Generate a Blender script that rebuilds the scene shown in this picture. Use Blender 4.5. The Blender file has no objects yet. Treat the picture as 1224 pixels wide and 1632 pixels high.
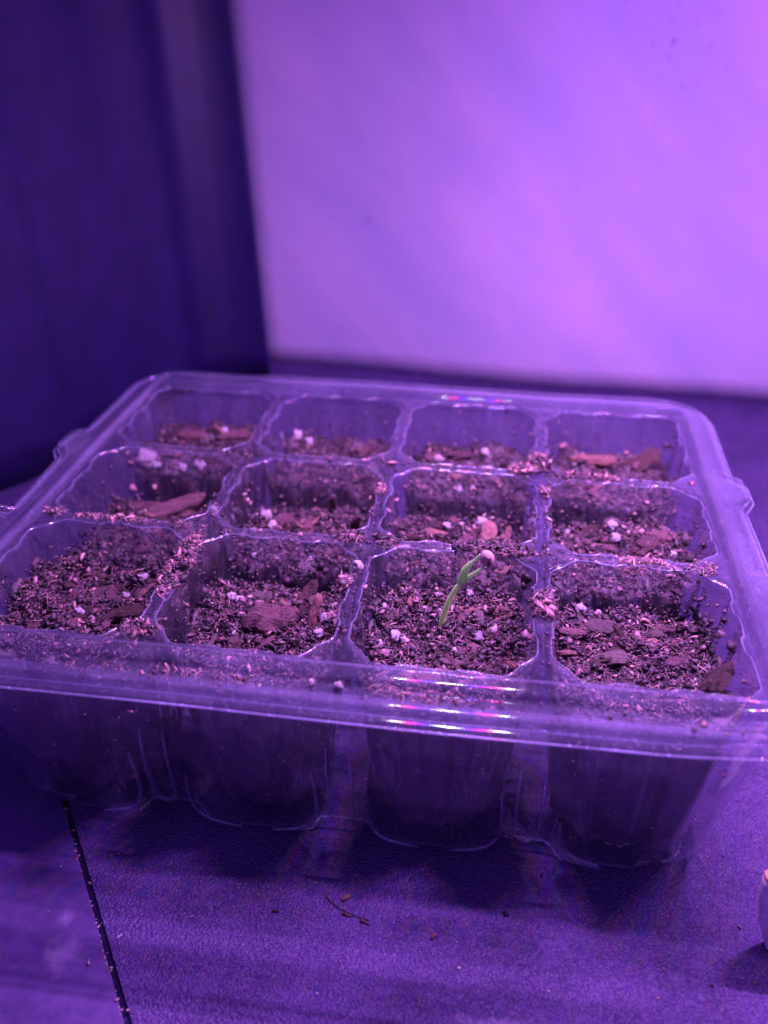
import bpy, math, random
import numpy as np
from mathutils import Vector, Matrix, noise

# ------------------------------------------------------------------ units
U = 0.045            # one cell pitch of the tray in metres
ZT = 1.40            # height of the tray's rim above the table, in pitches
def W(p):            # tray coordinates (pitches, rim at z=0) -> metres, table at z=0
    return Vector((p[0] * U, p[1] * U, (p[2] + ZT) * U))
def WA(a):
    a = np.asarray(a, float).copy(); a[:, 2] += ZT
    return a * U

sc = bpy.context.scene
COL = sc.collection

# ------------------------------------------------------------------ camera
cam_d = bpy.data.cameras.new("camera"); cam = bpy.data.objects.new("camera", cam_d)
COL.objects.link(cam); sc.camera = cam
cam_d.sensor_fit = 'VERTICAL'; cam_d.sensor_height = 36.0; cam_d.sensor_width = 27.0
cam_d.lens = 32.57
cam_d.clip_start = 0.005; cam_d.clip_end = 20
_a, _b, _c = 0.136983, 0.524584, 0.004929
_f = Vector((-math.sin(_a) * math.cos(_b), math.cos(_a) * math.cos(_b), -math.sin(_b)))
_r = Vector((math.cos(_a), math.sin(_a), 0)); _u = _r.cross(_f)
_r2 = math.cos(_c) * _r + math.sin(_c) * _u; _u2 = -math.sin(_c) * _r + math.cos(_c) * _u
_m = Matrix(((_r2.x, _u2.x, -_f.x), (_r2.y, _u2.y, -_f.y), (_r2.z, _u2.z, -_f.z))).to_4x4()
_m.translation = W((2.70955, -3.51073, 2.83874))
cam.matrix_world = _m
cam_d.dof.use_dof = True
cam_d.dof.focus_distance = 5.0 * U
cam_d.dof.aperture_fstop = 10.0

# ------------------------------------------------------------------ world + lamps
wd = bpy.data.worlds.new("World"); sc.world = wd; wd.use_nodes = True
wn = wd.node_tree.nodes; bg = wn["Background"]
bg.inputs[0].default_value = (0.24, 0.085, 0.80, 1); bg.inputs[1].default_value = 0.40

def lamp(loc, size, col, power, spread=180, target=None):
    d = bpy.data.lights.new("grow_light_diode", 'AREA'); d.shape = 'DISK'; d.size = size * U
    d.color = col; d.energy = power; d.spread = math.radians(spread)
    o = bpy.data.objects.new("grow_light_diode", d); COL.objects.link(o); o.location = W(loc)
    if target is not None:
        o.rotation_euler = (W(target) - W(loc)).to_track_quat('-Z', 'Y').to_euler()
    return o
CW, CR, CB = (.95, 0.90, 1.0), (1.0, 0.004, 0.05), (0.03, 0.004, 1.0)
PAT = [(-.54, CW, .62), (-.39, CR, 1.4), (-.24, CB, 2.2), (-.05, CW, .48), (.06, CW, .48), (.24, CB, 2.2), (.39, CR, 1.4), (.54, CW, .62)]
KP = 0.100
for mx, my, mz, k in ((2.44, 1.15, 3.6, 1.0), (5.35, 1.1, 3.6, 1.35)):
    for dx, c, p in PAT:
        lamp((mx + dx * .72, my, mz), .10, c, KP * p * k)
# the third module of the grow light, close to the wall on the right
lamp((5.3, 3.6, 4.5), 1.6, (0.54, 0.15, 0.98), .235, 180, (4.4, 7.4, .9))

sc.view_settings.view_transform = 'Standard'; sc.view_settings.look = 'None'
sc.view_settings.exposure = 0.45; sc.view_settings.gamma = 1.0
sc.render.engine = 'CYCLES'
cy = sc.cycles
cy.transparent_max_bounces = 64; cy.max_bounces = 8; cy.glossy_bounces = 4; cy.diffuse_bounces = 3
cy.caustics_reflective = False; cy.caustics_refractive = False
cy.sample_clamp_indirect = 4.0; cy.sample_clamp_direct = 40.0
cy.use_denoising = True

rnd = random.Random(11)
rg = np.random.default_rng(7)

# ------------------------------------------------------------------ material helpers
def mat(name):
    m = bpy.data.materials.new(name); m.use_nodes = True
    nt = m.node_tree; nt.nodes.clear()
    out = nt.nodes.new('ShaderNodeOutputMaterial')
    return m, nt, out
class N:
    def __init__(s, nt): s.nt = nt
    def __call__(s, t, ins=None, **kw):
        n = s.nt.nodes.new(t)
        for k, v in kw.items(): setattr(n, k, v)
        for k, v in (ins or {}).items():
            if isinstance(v, bpy.types.NodeSocket): s.nt.links.new(v, n.inputs[k])
            else: n.inputs[k].default_value = v
        return n
def math_(n, op, a, b=0.0, c=None, clamp=False):
    d = {0: a, 1: b}
    if c is not None: d[2] = c
    return n('ShaderNodeMath', d, operation=op, use_clamp=clamp).outputs[0]
def ramp(n, fac, stops):
    r = n('ShaderNodeValToRGB', {0: fac}); e = r.color_ramp.elements
    while len(e) < len(stops): e.new(0.5)
    for i, (p, c) in enumerate(stops):
        e[i].position = p; e[i].color = (*c, 1) if len(c) == 3 else c
    return r.outputs[0]
def coords(n): return n('ShaderNodeTexCoord').outputs['Object']
def rgbmix(n, f, a, b):
    m = n('ShaderNodeMix', data_type='RGBA')
    for k, v in ((0, f), (6, a), (7, b)):
        if isinstance(v, bpy.types.NodeSocket): n.nt.links.new(v, m.inputs[k])
        else: m.inputs[k].default_value = (*v, 1) if isinstance(v, tuple) and len(v) == 3 else v
    return m.outputs[2]

def plastic_mat(name, haze, refl=1.0, rough=.07, wob=.3, dirt=.0, tint=(.97, .97, .985)):
    m, nt, out = mat(name); n = N(nt); co = coords(n)
    nz = n('ShaderNodeTexNoise', {'Vector': co, 'Scale': 90.0, 'Detail': 2.0}).outputs[0]
    nz2 = n('ShaderNodeTexNoise', {'Vector': co, 'Scale': 420.0, 'Detail': 3.0}).outputs[0]
    h = math_(n, 'ADD', nz, math_(n, 'MULTIPLY', nz2, .12))
    bp = n('ShaderNodeBump', {'Height': h, 'Strength': wob, 'Distance': .0009}).outputs[0]
    ge = n('ShaderNodeNewGeometry')
    dt = n('ShaderNodeVectorMath', {0: bp, 1: ge.outputs['Incoming']}, operation='DOT_PRODUCT').outputs['Value']
    c = math_(n, 'ABSOLUTE', dt)
    p5 = math_(n, 'POWER', math_(n, 'SUBTRACT', 1.0, c, clamp=True), 3.4)
    fr = math_(n, 'MULTIPLY_ADD', p5, .80 * refl, .055 * refl, clamp=True)
    tr = n('ShaderNodeBsdfTransparent', {0: (*tint, 1)}).outputs[0]
    gl = n('ShaderNodeBsdfGlossy', {'Color': (.95, .95, 1, 1), 'Roughness': rough, 'Normal': bp}).outputs[0]
    df = n('ShaderNodeBsdfDiffuse', {'Color': (.66, .66, .98, 1), 'Normal': bp}).outputs[0]
    tl = n('ShaderNodeBsdfTranslucent', {'Color': (.66, .66, .98, 1), 'Normal': bp}).outputs[0]
    hz = n('ShaderNodeMixShader', {0: .5, 1: df, 2: tl}).outputs[0]
    # smudges and fine streaks of dust on the film
    sm = n('ShaderNodeTexNoise', {'Vector': co, 'Scale': 55.0, 'Detail': 6.0, 'Roughness': .65}).outputs[0]
    st = n('ShaderNodeTexNoise', {'Vector': n('ShaderNodeMapping', {'Vector': co, 'Scale': (1, 1, .12)}).outputs[0], 'Scale': 900.0, 'Detail': 2.0}).outputs[0]
    smr = n('ShaderNodeMapRange', {0: sm, 1: .42, 2: .75, 3: .55, 4: 1.7}).outputs[0]
    strk = n('ShaderNodeMapRange', {0: st, 1: .58, 2: .80, 3: 0.0, 4: 2.4}).outputs[0]
    hf = math_(n, 'MULTIPLY', math_(n, 'ADD', smr, strk), haze, clamp=True)
    a = n('ShaderNodeMixShader', {0: hf, 1: tr, 2: hz}).outputs[0]
    b = n('ShaderNodeMixShader', {0: fr, 1: a, 2: gl}).outputs[0]
    if dirt > 0:   # brown soil film washed onto the walls
        dn = n('ShaderNodeTexNoise', {'Vector': co, 'Scale': 160.0, 'Detail': 5.0, 'Roughness': .7}).outputs[0]
        df2 = n('ShaderNodeMapRange', {0: dn, 1: .58, 2: .68, 3: 0.0, 4: dirt}).outputs[0]
        bd = n('ShaderNodeBsdfDiffuse', {'Color': (.11, .055, .035, 1)}).outputs[0]
        b = n('ShaderNodeMixShader', {0: df2, 1: b, 2: bd}).outputs[0]
    nt.links.new(b, out.inputs[0]); return m

def rough_mat(name, stops, scale=300., stretch=(1, 1, 1), bump=.5, dist=.0004, rough=.85, spec=.3, attr=None, detail=6.0):
    m, nt, out = mat(name); n = N(nt); co = coords(n)
    mp = n('ShaderNodeMapping', {'Vector': co, 'Scale': stretch}).outputs[0]
    nz = n('ShaderNodeTexNoise', {'Vector': mp, 'Scale': scale, 'Detail': detail, 'Roughness': .65}).outputs[0]
    f = nz
    if attr:
        at = n('ShaderNodeAttribute', attribute_name=attr).outputs['Fac']
        f = math_(n, 'ADD', math_(n, 'MULTIPLY', at, .8), math_(n, 'MULTIPLY', nz, .35), clamp=True)
    else:
        oi = n('ShaderNodeObjectInfo').outputs['Random']
        f = math_(n, 'ADD', math_(n, 'MULTIPLY', oi, .22), math_(n, 'SUBTRACT', nz, .11), clamp=True)
    col = ramp(n, f, stops)
    bp = n('ShaderNodeBump', {'Height': nz, 'Strength': bump, 'Distance': dist}).outputs[0]
    bs = n('ShaderNodeBsdfPrincipled', {'Base Color': col, 'Roughness': rough, 'Specular IOR Level': spec, 'Normal': bp}).outputs[0]
    nt.links.new(bs, out.inputs[0]); return m

M = {}
M['insert'] = plastic_mat('clear_insert_plastic', .062, 1.5, .06, .8)
M['cell'] = plastic_mat('clear_cell_plastic', .048, 1.5, .07, .7, .35)
M['rim'] = plastic_mat('clear_rim_plastic', .095, 1.5, .034, .03)
M['base'] = plastic_mat('clear_tray_wall_plastic', .042, 1.35, .07, .6)
M['outer'] = plastic_mat('clear_outer_tray_plastic', .085, 1.6, .09, .6)
M['lip'] = plastic_mat('rounded_plastic_lip', .20, 1.9, .16, .3)
M['bead'] = plastic_mat('cut_plastic_edge', .42, 1.2, .15, .2)
M['soil'] = rough_mat('potting_soil', [(.0, (.006, .004, .007)), (.34, (.019, .011, .018)), (.56, (.105, .056, .082)), (.78, (.38, .215, .22)), (1., (.60, .40, .36))], 900., attr='tone', rough=.55, spec=.65, bump=.6)
M['bark_d'] = rough_mat('dark_bark', [(.25, (.022, .013, .014)), (.5, (.07, .036, .036)), (.8, (.15, .08, .075))], 800., (1, 4.5, 3), 1., .0011, .6, .5)
M['bark_p'] = rough_mat('red_brown_bark', [(.25, (.05, .025, .032)), (.5, (.16, .078, .095)), (.8, (.31, .17, .18))], 800., (1, 4.5, 3), 1., .0011, .62, .45)
M['bark_o'] = rough_mat('orange_brown_bark', [(.25, (.11, .05, .05)), (.5, (.32, .16, .14)), (.8, (.54, .33, .27))], 800., (1, 5.5, 3), 1., .0010, .7, .35)
M['bark_g'] = rough_mat('grey_bark', [(.25, (.045, .032, .035)), (.5, (.12, .085, .085)), (.8, (.22, .16, .15))], 800., (1, 3.5, 3), 1., .0009, .6, .5)
M['perlite'] = rough_mat('white_perlite', [(.2, (.26, .20, .22)), (.42, (.48, .42, .46)), (.8, (.68, .62, .68))], 700., (1, 1, 1), .8, .0004, .8, .3)
M['stem'] = None

def stem_mat(name, c1, c2):
    m, nt, out = mat(name); n = N(nt); co = coords(n)
    nz = n('ShaderNodeTexNoise', {'Vector': co, 'Scale': 500., 'Detail': 4.}).outputs[0]
    col = ramp(n, nz, [(.3, c1), (.7, c2)])
    bp = n('ShaderNodeBump', {'Height': nz, 'Strength': .3, 'Distance': .0002}).outputs[0]
    bs = n('ShaderNodeBsdfPrincipled', {'Base Color': col, 'Roughness': .45, 'Normal': bp})
    tl = n('ShaderNodeBsdfTranslucent', {'Color': col, 'Normal': bp})
    nt.links.new(n('ShaderNodeMixShader', {0: .45, 1: bs.outputs[0], 2: tl.outputs[0]}).outputs[0], out.inputs[0]); return m
M['stem'] = stem_mat('pale_green_stem', (.62, .98, .34), (.74, 1.0, .46))
M['leaf'] = stem_mat('green_cotyledon', (.52, .94, .34), (.64, .98, .46))

# tabletop
def table_mat(name, textured):
    m, nt, out = mat(name); n = N(nt); co = coords(n)
    if textured:
        warp = n('ShaderNodeTexNoise', {'Vector': co, 'Scale': 700., 'Detail': 2.}).outputs['Color']
        vv = n('ShaderNodeMixRGB' if False else 'ShaderNodeVectorMath', {0: co, 1: n('ShaderNodeVectorMath', {0: warp, 1: (.0009, .0009, .0009)}, operation='MULTIPLY').outputs[0]}, operation='ADD').outputs[0]
        vo = n('ShaderNodeTexVoronoi', {'Vector': vv, 'Scale': 1700., 'Randomness': 1.0}, feature='SMOOTH_F1').outputs['Distance']
        nz = n('ShaderNodeTexNoise', {'Vector': co, 'Scale': 2600., 'Detail': 3.}).outputs[0]
        h = math_(n, 'ADD', math_(n, 'MULTIPLY', vo, -1.0), math_(n, 'MULTIPLY', nz, .55))
        bp = n('ShaderNodeBump', {'Height': h, 'Strength': 1.0, 'Distance': .0007}).outputs[0]
        r0, r1 = .20, .36
    else:
        nz = n('ShaderNodeTexNoise', {'Vector': co, 'Scale': 1500., 'Detail': 4.}).outputs[0]
        bp = n('ShaderNodeBump', {'Height': nz, 'Strength': .35, 'Distance': .00012}).outputs[0]
        r0, r1 = .34, .52
    big = n('ShaderNodeTexNoise', {'Vector': co, 'Scale': 28., 'Detail': 7., 'Roughness': .6}).outputs[0]
    fine = n('ShaderNodeTexNoise', {'Vector': co, 'Scale': 260., 'Detail': 4., 'Roughness': .7}).outputs[0]
    f = math_(n, 'ADD', math_(n, 'MULTIPLY', big, .75), math_(n, 'MULTIPLY', fine, .3))
    base = ramp(n, f, [(.38, (.050, .031, .115)), (.62, (.104, .062, .218))])
    col = base
    # pale dusty smudges (worn spots with a place of their own)
    spots = [(0.74, -0.86, .085, .10), (0.66, -0.66, .04, .05), (3.97, -.92, .17, .05)] if not textured else [(2.9, -.92, .22, .035), (3.9, -1.05, .16, .05)]
    for sx, sy, ra, rb in spots:
        p = n('ShaderNodeMapping', {'Vector': co, 'Location': (-sx * U / (ra * U), -sy * U / (rb * U), 0), 'Scale': (1 / (ra * U), 1 / (rb * U), 0)}).outputs[0]
        ln = n('ShaderNodeVectorMath', {0: p}, operation='LENGTH').outputs['Value']
        e = n('ShaderNodeMapRange', {0: math_(n, 'ADD', ln, math_(n, 'MULTIPLY', math_(n, 'SUBTRACT', fine, .5), 3.2)), 1: .3, 2: 1.25, 3: .42, 4: 0.}).outputs[0]
        col = rgbmix(n, e, col, (.34, .28, .50))
    rr = n('ShaderNodeMapRange', {0: fine, 1: .3, 2: .7, 3: r0, 4: r1}).outputs[0]
    bs = n('ShaderNodeBsdfPrincipled', {'Base Color': col, 'Roughness': rr, 'Specular IOR Level': .5, 'Normal': bp}).outputs[0]
    nt.links.new(bs, out.inputs[0]); return m
M['table'] = table_mat('pebbled_table_plastic', True)
M['panel'] = table_mat('smooth_table_plastic', False)

def wall_mat():
    m, nt, out = mat('white_wall_board'); n = N(nt); co = coords(n)
    b1 = n('ShaderNodeTexNoise', {'Vector': co, 'Scale': 7., 'Detail': 6., 'Roughness': .55}).outputs[0]
    b2 = n('ShaderNodeTexNoise', {'Vector': n('ShaderNodeMapping', {'Vector': n('ShaderNodeMapping', {'Vector': co, 'Rotation': (0, .75, 0)}).outputs[0], 'Scale': (2.6, 1., .8)}).outputs[0], 'Scale': 11., 'Detail': 6.}).outputs[0]
    col = ramp(n, math_(n, 'ADD', math_(n, 'MULTIPLY', b1, .5), math_(n, 'MULTIPLY', b2, .5)), [(.36, (.48, .47, .69)), (.50, (.58, .53, .71)), (.64, (.70, .60, .73))])
    # small scuffs
    sc_ = n('ShaderNodeTexNoise', {'Vector': co, 'Scale': 240., 'Detail': 3., 'Roughness': .6}).outputs[0]
    msk = n('ShaderNodeTexNoise', {'Vector': co, 'Scale': 16., 'Detail': 2.}).outputs[0]
    e = math_(n, 'MULTIPLY', n('ShaderNodeMapRange', {0: sc_, 1: .66, 2: .72, 3: 0., 4: .5}).outputs[0], n('ShaderNodeMapRange', {0: msk, 1: .58, 2: .66, 3: 0., 4: 1.}).outputs[0])
    col = rgbmix(n, e, col, (.30, .27, .33))
    for sx, sz, rad, lo, hi in ((4.35, 2.3, .55, .60, .66), (3.9, 2.6, .4, .62, .68), (1.02, .40, .035, -1., -.5), (3.3, 1.0, .25, .66, .7)):   # scuffs and a pin mark on the board
        p = n('ShaderNodeMapping', {'Vector': co, 'Location': (-sx / rad, 0, -(sz + ZT) / rad), 'Scale': (1 / (rad * U), 0, 1 / (rad * U))}).outputs[0]
        ln = n('ShaderNodeVectorMath', {0: p}, operation='LENGTH').outputs['Value']
        e = math_(n, 'MULTIPLY', n('ShaderNodeMapRange', {0: ln, 1: .6, 2: 1., 3: .55, 4: 0.}).outputs[0], n('ShaderNodeMapRange', {0: sc_, 1: lo, 2: hi, 3: 0., 4: 1.}).outputs[0])
        col = rgbmix(n, e, col, (.22, .18, .30))
    bp = n('ShaderNodeBump', {'Height': math_(n, 'ADD', b1, b2), 'Strength': .3, 'Distance': .004}).outputs[0]
    bs = n('ShaderNodeBsdfPrincipled', {'Base Color': col, 'Roughness': .55, 'Specular IOR Level': .4, 'Normal': bp}).outputs[0]
    nt.links.new(bs, out.inputs[0]); return m
M['wall'] = wall_mat()
def plain(name, c, rough, spec=.5, bump=0, scale=300., trans=0.):
    m, nt, out = mat(name); n = N(nt); co = coords(n)
    nz = n('ShaderNodeTexNoise', {'Vector': co, 'Scale': scale, 'Detail': 5.}).outputs[0]
    col = ramp(n, nz, [(.35, tuple(x * .8 for x in c)), (.65, tuple(min(1, x * 1.15) for x in c))])
    bp = n('ShaderNodeBump', {'Height': nz, 'Strength': bump, 'Distance': .0005}).outputs[0]
    bs = n('ShaderNodeBsdfPrincipled', {'Base Color': col, 'Roughness': rough, 'Specular IOR Level': spec, 'Normal': bp})
    nt.links.new(bs.outputs[0], out.inputs[0]); return m
M['curtain'] = plain('black_curtain_fabric', (.013, .005, .075), .48, .6, .15, 60.)
M['cup'] = plain('white_cup_card', (.80, .78, .80), .5, .4, .1, 300.)
M['cuprim'] = plain('tan_cup_rim', (.80, .48, .30), .5, .4, .2, 500.)
M['coat'] = plain('pale_seed_coat', (.52, .34, .33), .5, .4, .3, 600.)
M['coat_d'] = plain('brown_seed_coat', (.16, .07, .05), .5, .4, .4, 600.)
M['gap'] = plain('dark_gap', (.012, .008, .04), .8, .1)
def drop_mat():
    m, nt, out = mat('water'); n = N(nt)
    ge = n('ShaderNodeNewGeometry')
    dt = n('ShaderNodeVectorMath', {0: ge.outputs['Normal'], 1: ge.outputs['Incoming']}, operation='DOT_PRODUCT').outputs['Value']
    fr = math_(n, 'MULTIPLY_ADD', math_(n, 'POWER', math_(n, 'SUBTRACT', 1.0, math_(n, 'ABSOLUTE', dt), clamp=True), 3.0), .6, .05, clamp=True)
    tr = n('ShaderNodeBsdfTransparent', {0: (.82, .82, .86, 1)}).outputs[0]
    gl = n('ShaderNodeBsdfGlossy', {'Color': (1, 1, 1, 1), 'Roughness': .04}).outputs[0]
    nt.links.new(n('ShaderNodeMixShader', {0: fr, 1: tr, 2: gl}).outputs[0], out.inputs[0]); return m
M['water'] = drop_mat()

# ------------------------------------------------------------------ object helpers
def mesh(name, V, F, smooth=True, metres=False):
    me = bpy.data.meshes.new(name)
    V = np.asarray(V, float)
    if not metres: V = WA(V)
    if isinstance(F, np.ndarray):
        k = F.shape[1]; nf = len(F)
        me.vertices.add(len(V)); me.vertices.foreach_set('co', V.ravel())
        me.loops.add(nf * k); me.loops.foreach_set('vertex_index', F.ravel().astype(np.int32))
        me.polygons.add(nf); me.polygons.foreach_set('loop_start', (np.arange(nf) * k).astype(np.int32))
        me.update(calc_edges=True); me.validate()
    else:
        me.from_pydata([tuple(v) for v in V], [], F); me.update()
    if smooth: me.polygons.foreach_set('use_smooth', [True] * len(me.polygons))
    return me
def obj(name, me, m, parent=None):
    if m and not me.materials: me.materials.append(m)
    o = bpy.data.objects.new(name, me); COL.objects.link(o)
    if parent: o.parent = parent
    return o
def tag(o, label=None, cat=None, group=None, kind=None):
    if label: o['label'] = label
    if cat: o['category'] = cat
    if group: o['group'] = group
    if kind: o['kind'] = kind
    return o
def empty(name, label, cat, group=None):
    o = bpy.data.objects.new(name, None); o.empty_display_size = .01; COL.objects.link(o)
    return tag(o, label, cat, group)
def rings(R, closed=True, cap=None):
    """list of (n,3) rings -> V, quads"""
    n = len(R[0]); V = np.concatenate(R); F = []
    for i in range(len(R) - 1):
        a = np.arange(n if closed else n - 1); b = (a + 1) % n
        F.append(np.stack([a + i * n, b + i * n, b + (i + 1) * n, a + (i + 1) * n], 1))
    F = np.concatenate(F)
    return V, F
def fbm(x, y, z=0., o=4, H=.9):
    return noise.fractal((x, y, z), H, 2.1, o)
def tube(path, r, seg=8, taper=None):
    P = [Vector(p) for p in path]; R = []
    for i, p in enumerate(P):
        t = (P[min(i + 1, len(P) - 1)] - P[max(i - 1, 0)]).normalized()
        a = t.orthogonal().normalized() if i == 0 else (a - t * a.dot(t)).normalized()
        b = t.cross(a); rr = r * (taper[i] if taper else 1)
        R.append(np.array([p + (a * math.cos(2 * math.pi * k / seg) + b * math.sin(2 * math.pi * k / seg)) * rr for k in range(seg)]))
    return R

# ------------------------------------------------------------------ setting: tabletop, wall, curtain
Z0 = -ZT
gA, gB = np.array([1.19, -1.15]), np.array([.34, .05]); gd = (gB - gA) / np.linalg.norm(gB - gA); gn = np.array([gd[1], -gd[0]])  # gn points right
def quad_slab(P, z1, z0, bev=.005):
    """convex polygon P (list of xy, ccw) extruded with a small bevel"""
    P = np.array(P, float); n = len(P); c = P.mean(0)
    inn = []
    for i in range(n):
        a, b, d = P[i - 1], P[i], P[(i + 1) % n]
        u = (a - b) / np.linalg.norm(a - b); v = (d - b) / np.linalg.norm(d - b)
        w = u + v; s = abs(u[0] * v[1] - u[1] * v[0]); inn.append(b + w * bev / max(s, .1))
    inn = np.array(inn)
    R = [np.c_[P, np.full(n, z0)], np.c_[P, np.full(n, z1 - bev)], np.c_[(P + inn) / 2 + (P - inn) * .2, np.full(n, z1 - bev * .3)], np.c_[inn, np.full(n, z1)]]
    V, F = rings(R); F = F.tolist(); F.append([3 * n + i for i in range(n)])
    return V, F
far1, far2 = gA - gd * 6, gA + gd * 11
yb = lambda x: 8.6 - .0715 * x        # rear edge of the table
def cutfar():
    # intersection of groove line with the rear edge
    p = gA.copy()
    for _ in range(12): t = (yb(p[0]) - gA[1]) / gd[1]; p = gA + gd * t
    return p
ce = cutfar()
half = .015
right = [tuple(gA - gd * 5 + gn * half), (14, -5.5), (14, yb(14)), (ce[0] + .1, yb(ce[0])), ]
right = [(gA - gd * 3.5 + gn * half), np.array([14, (gA - gd * 3.5)[1]]), np.array([14, yb(14)]), np.array([ce[0] + half / .8, yb(ce[0])])]
left = [(gA - gd * 3.5 - gn * half), np.array([ce[0] - half / .8, yb(ce[0])]), np.array([-9, yb(-9)]), np.array([-9, (gA - gd * 3.5)[1]])]
V, F = quad_slab(right, Z0, Z0 - .3)
tag(obj('tabletop', mesh('tabletop', V, F, False), M['table']), kind='structure', label='black pebbled plastic tabletop under the seedling tray')
V, F = quad_slab(left, Z0, Z0 - .3)
tag(obj('tabletop_panel', mesh('tabletop_panel', V, F, False), M['panel']), kind='structure', label='smoother black tabletop panel left of the narrow groove')
# floor of the groove (and everything beneath the table edge)
V, F = quad_slab([(-9, -5), (14, -5), (14, 8.2), (-9, 8.2)], Z0 - .09, Z0 - .12, .005)
g0, g1 = gA - gd * 3.4, ce
P = [g0 - gn * .06, g0 + gn * .06, g1 + gn * .06 - gd * .2, g1 - gn * .06 - gd * .2]
P = [g0 - gn * (half - .001), g0 + gn * (half - .001), g1 - gd * .2 + gn * (half - .001), g1 - gd * .2 - gn * (half - .001)]
V, F = quad_slab(P, Z0 - .016, Z0 - .2, .001)
tag(obj('table_groove', mesh('table_groove', V, F, False), M['gap']), kind='structure', label='narrow dark groove between the two tabletop panels')

# wall board, leaning a touch, lower edge just behind the table
wb = []
nx, nz = 60, 40
V = []; 
def wall_pt(s, t, d=0.):
    x0 = -.30 - .42 * t            # left edge leans left going up
    x = x0 + s * 13.5; z = Z0 + .025 + t * 9.5
    y = 7.27 - .0715 * x + .05 * math.sin(x * 1.3 + 1) + .02 * math.sin(z * 1.9) + d
    return (x, y, z)
for d in (0, .09):
    for j in range(nz + 1):
        for i in range(nx + 1): V.append(wall_pt(i / nx, j / nz, d))
F = []; K = (nx + 1) * (nz + 1); q = lambda i, j, k: k * K + j * (nx + 1) + i
for j in range(nz):
    for i in range(nx):
        F.append((q(i, j, 0), q(i + 1, j, 0), q(i + 1, j + 1, 0), q(i, j + 1, 0)))
        F.append((q(i, j, 1), q(i, j + 1, 1), q(i + 1, j + 1, 1), q(i + 1, j, 1)))
for j in range(nz):
    F.append((q(0, j, 1), q(0, j, 0), q(0, j + 1, 0), q(0, j + 1, 1))); F.append((q(nx, j, 0), q(nx, j, 1), q(nx, j + 1, 1), q(nx, j + 1, 0)))
for i in range(nx):
    F.append((q(i, 0, 1), q(i + 1, 0, 1), q(i + 1, 0, 0), q(i, 0, 0))); F.append((q(i, nz, 0), q(i + 1, nz, 0), q(i + 1, nz, 1), q(i, nz, 1)))
tag(obj('wall', mesh('wall', V, F), M['wall']), kind='structure', label='white board wall behind the tray, washed in purple light')

# curtain with hanging folds
path = [(-.10, 6.75), (-.30, 6.74), (-.52, 6.68), (-.80, 6.48), (-1.05, 6.1), (-1.22, 5.7), (-1.35, 5.2), (-1.55, 4.4), (-1.9, 3.7), (-2.6, 3.0), (-3.6, 2.3), (-4.8, 1.5)]
pp = np.array(path); seg = np.r_[0, np.cumsum(np.linalg.norm(np.diff(pp, axis=0), axis=1))]
T = np.linspace(0, seg[-1], 220); cx = np.interp(T, seg, pp[:, 0]); cyy = np.interp(T, seg, pp[:, 1])
for _ in range(6):
    cx[1:-1] = (cx[:-2] + cx[1:-1] * 2 + cx[2:]) / 4; cyy[1:-1] = (cyy[:-2] + cyy[1:-1] * 2 + cyy[2:]) / 4
tx, ty = np.gradient(cx), np.gradient(cyy); L_ = np.hypot(tx, ty); nxn, nyn = ty / L_, -tx / L_
R = []
for z in np.linspace(0, 1, 26):
    amp = .075 * (1 - .35 * z)
    ph = T * 3.2 + .8 * np.sin(T * 1.3) + .5 * z * np.sin(T * .9 + 2)
    w = (np.sin(ph) + .35 * np.sin(2.3 * ph + 1)) * amp * np.clip((T - .6) / .6, 0, 1)
    lean = -.38 * z
    R.append(np.c_[cx + nxn * w + lean, cyy + nyn * w, np.full(len(T), Z0 + .02 + z * 9.0)])
V, F = rings(R, False)
cur = obj('curtain', mesh('curtain', V, F), M['curtain'])
sm = cur.modifiers.new('thick', 'SOLIDIFY'); sm.thickness = .03 * U
tag(cur, 'dark black curtain hanging in folds left of the white wall', 'curtain')

# ------------------------------------------------------------------ the 12-cell insert
A = .462; CH = .155
cid = {0: 0, 21: 1, 27: 2, 6: 3}   # the four tray-corner cells keep their outer corner squarer (seed: corner)
def contour(n=160, flute=0., a=A, ch=CH, seed=0, phase=0):

    """closed outline of a cell opening: square with cut corners and small flutes; centred at 0"""
    pts = []
    m = n // 4
    for s in range(4):
        for k in range(m):
            t = (k / m) * 2 - 1            # -1..1 along side plus its corner
            pts.append((s, t))
    out = []
    for s, t in pts:
        # side s: point on square at parameter t, corner cut with an ogee
        x = t * a; y = -a
        e = a - abs(x); ch_ = ch
        e_c = s if t < 0 else (s + 1) % 4
        if cid.get(seed) == e_c: ch = .42 * ch_
        if e < ch:
            k = 1 - e / ch
            y = -a + ch * .5 * (.25 * k + .75 * k ** 1.7)
            x = math.copysign(a - ch + k * ch * .5, x)
        ch = ch_
        # flutes near the middle of each side
        ft = min(max((.155 - abs(abs(t) - .30)) / .05, 0), 1); y += flute * ft * ft * (3 - 2 * ft)
        y += .006 * math.sin(t * 9 + s * 2 + seed) * (1 - abs(t))
        c_, s_ = [(1, 0), (0, 1), (-1, 0), (0, -1)][s]
        out.append((x * c_ - y * s_, x * s_ + y * c_))
    return np.array(out)
def square(n=160, h=.5):
    m = n // 4; out = []
    for s in range(4):
        for k in range(m):
            t = (k / m) * 2 - 1; x, y = t * h, -h
            c_, s_ = [(1, 0), (0, 1), (-1, 0), (0, -1)][s]
            out.append((x * c_ - y * s_, x * s_ + y * c_))
    return np.array(out)
NC = 160
def bend(V):   # thin sheet is never truly flat
    V = V.copy()
    V[:, 2] += .009 * (1 - V[:, 0] / 2)
    V[:, 2] += .006 * np.sin(V[:, 0] * 2.1 + V[:, 1] * 1.3) + .005 * np.sin(V[:, 1] * 3.7 - V[:, 0] * .8) + .0015 * np.sin(V[:, 0] * 7.3 + 1.) * np.sin(V[:, 1] * 6.1)
    return V
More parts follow.
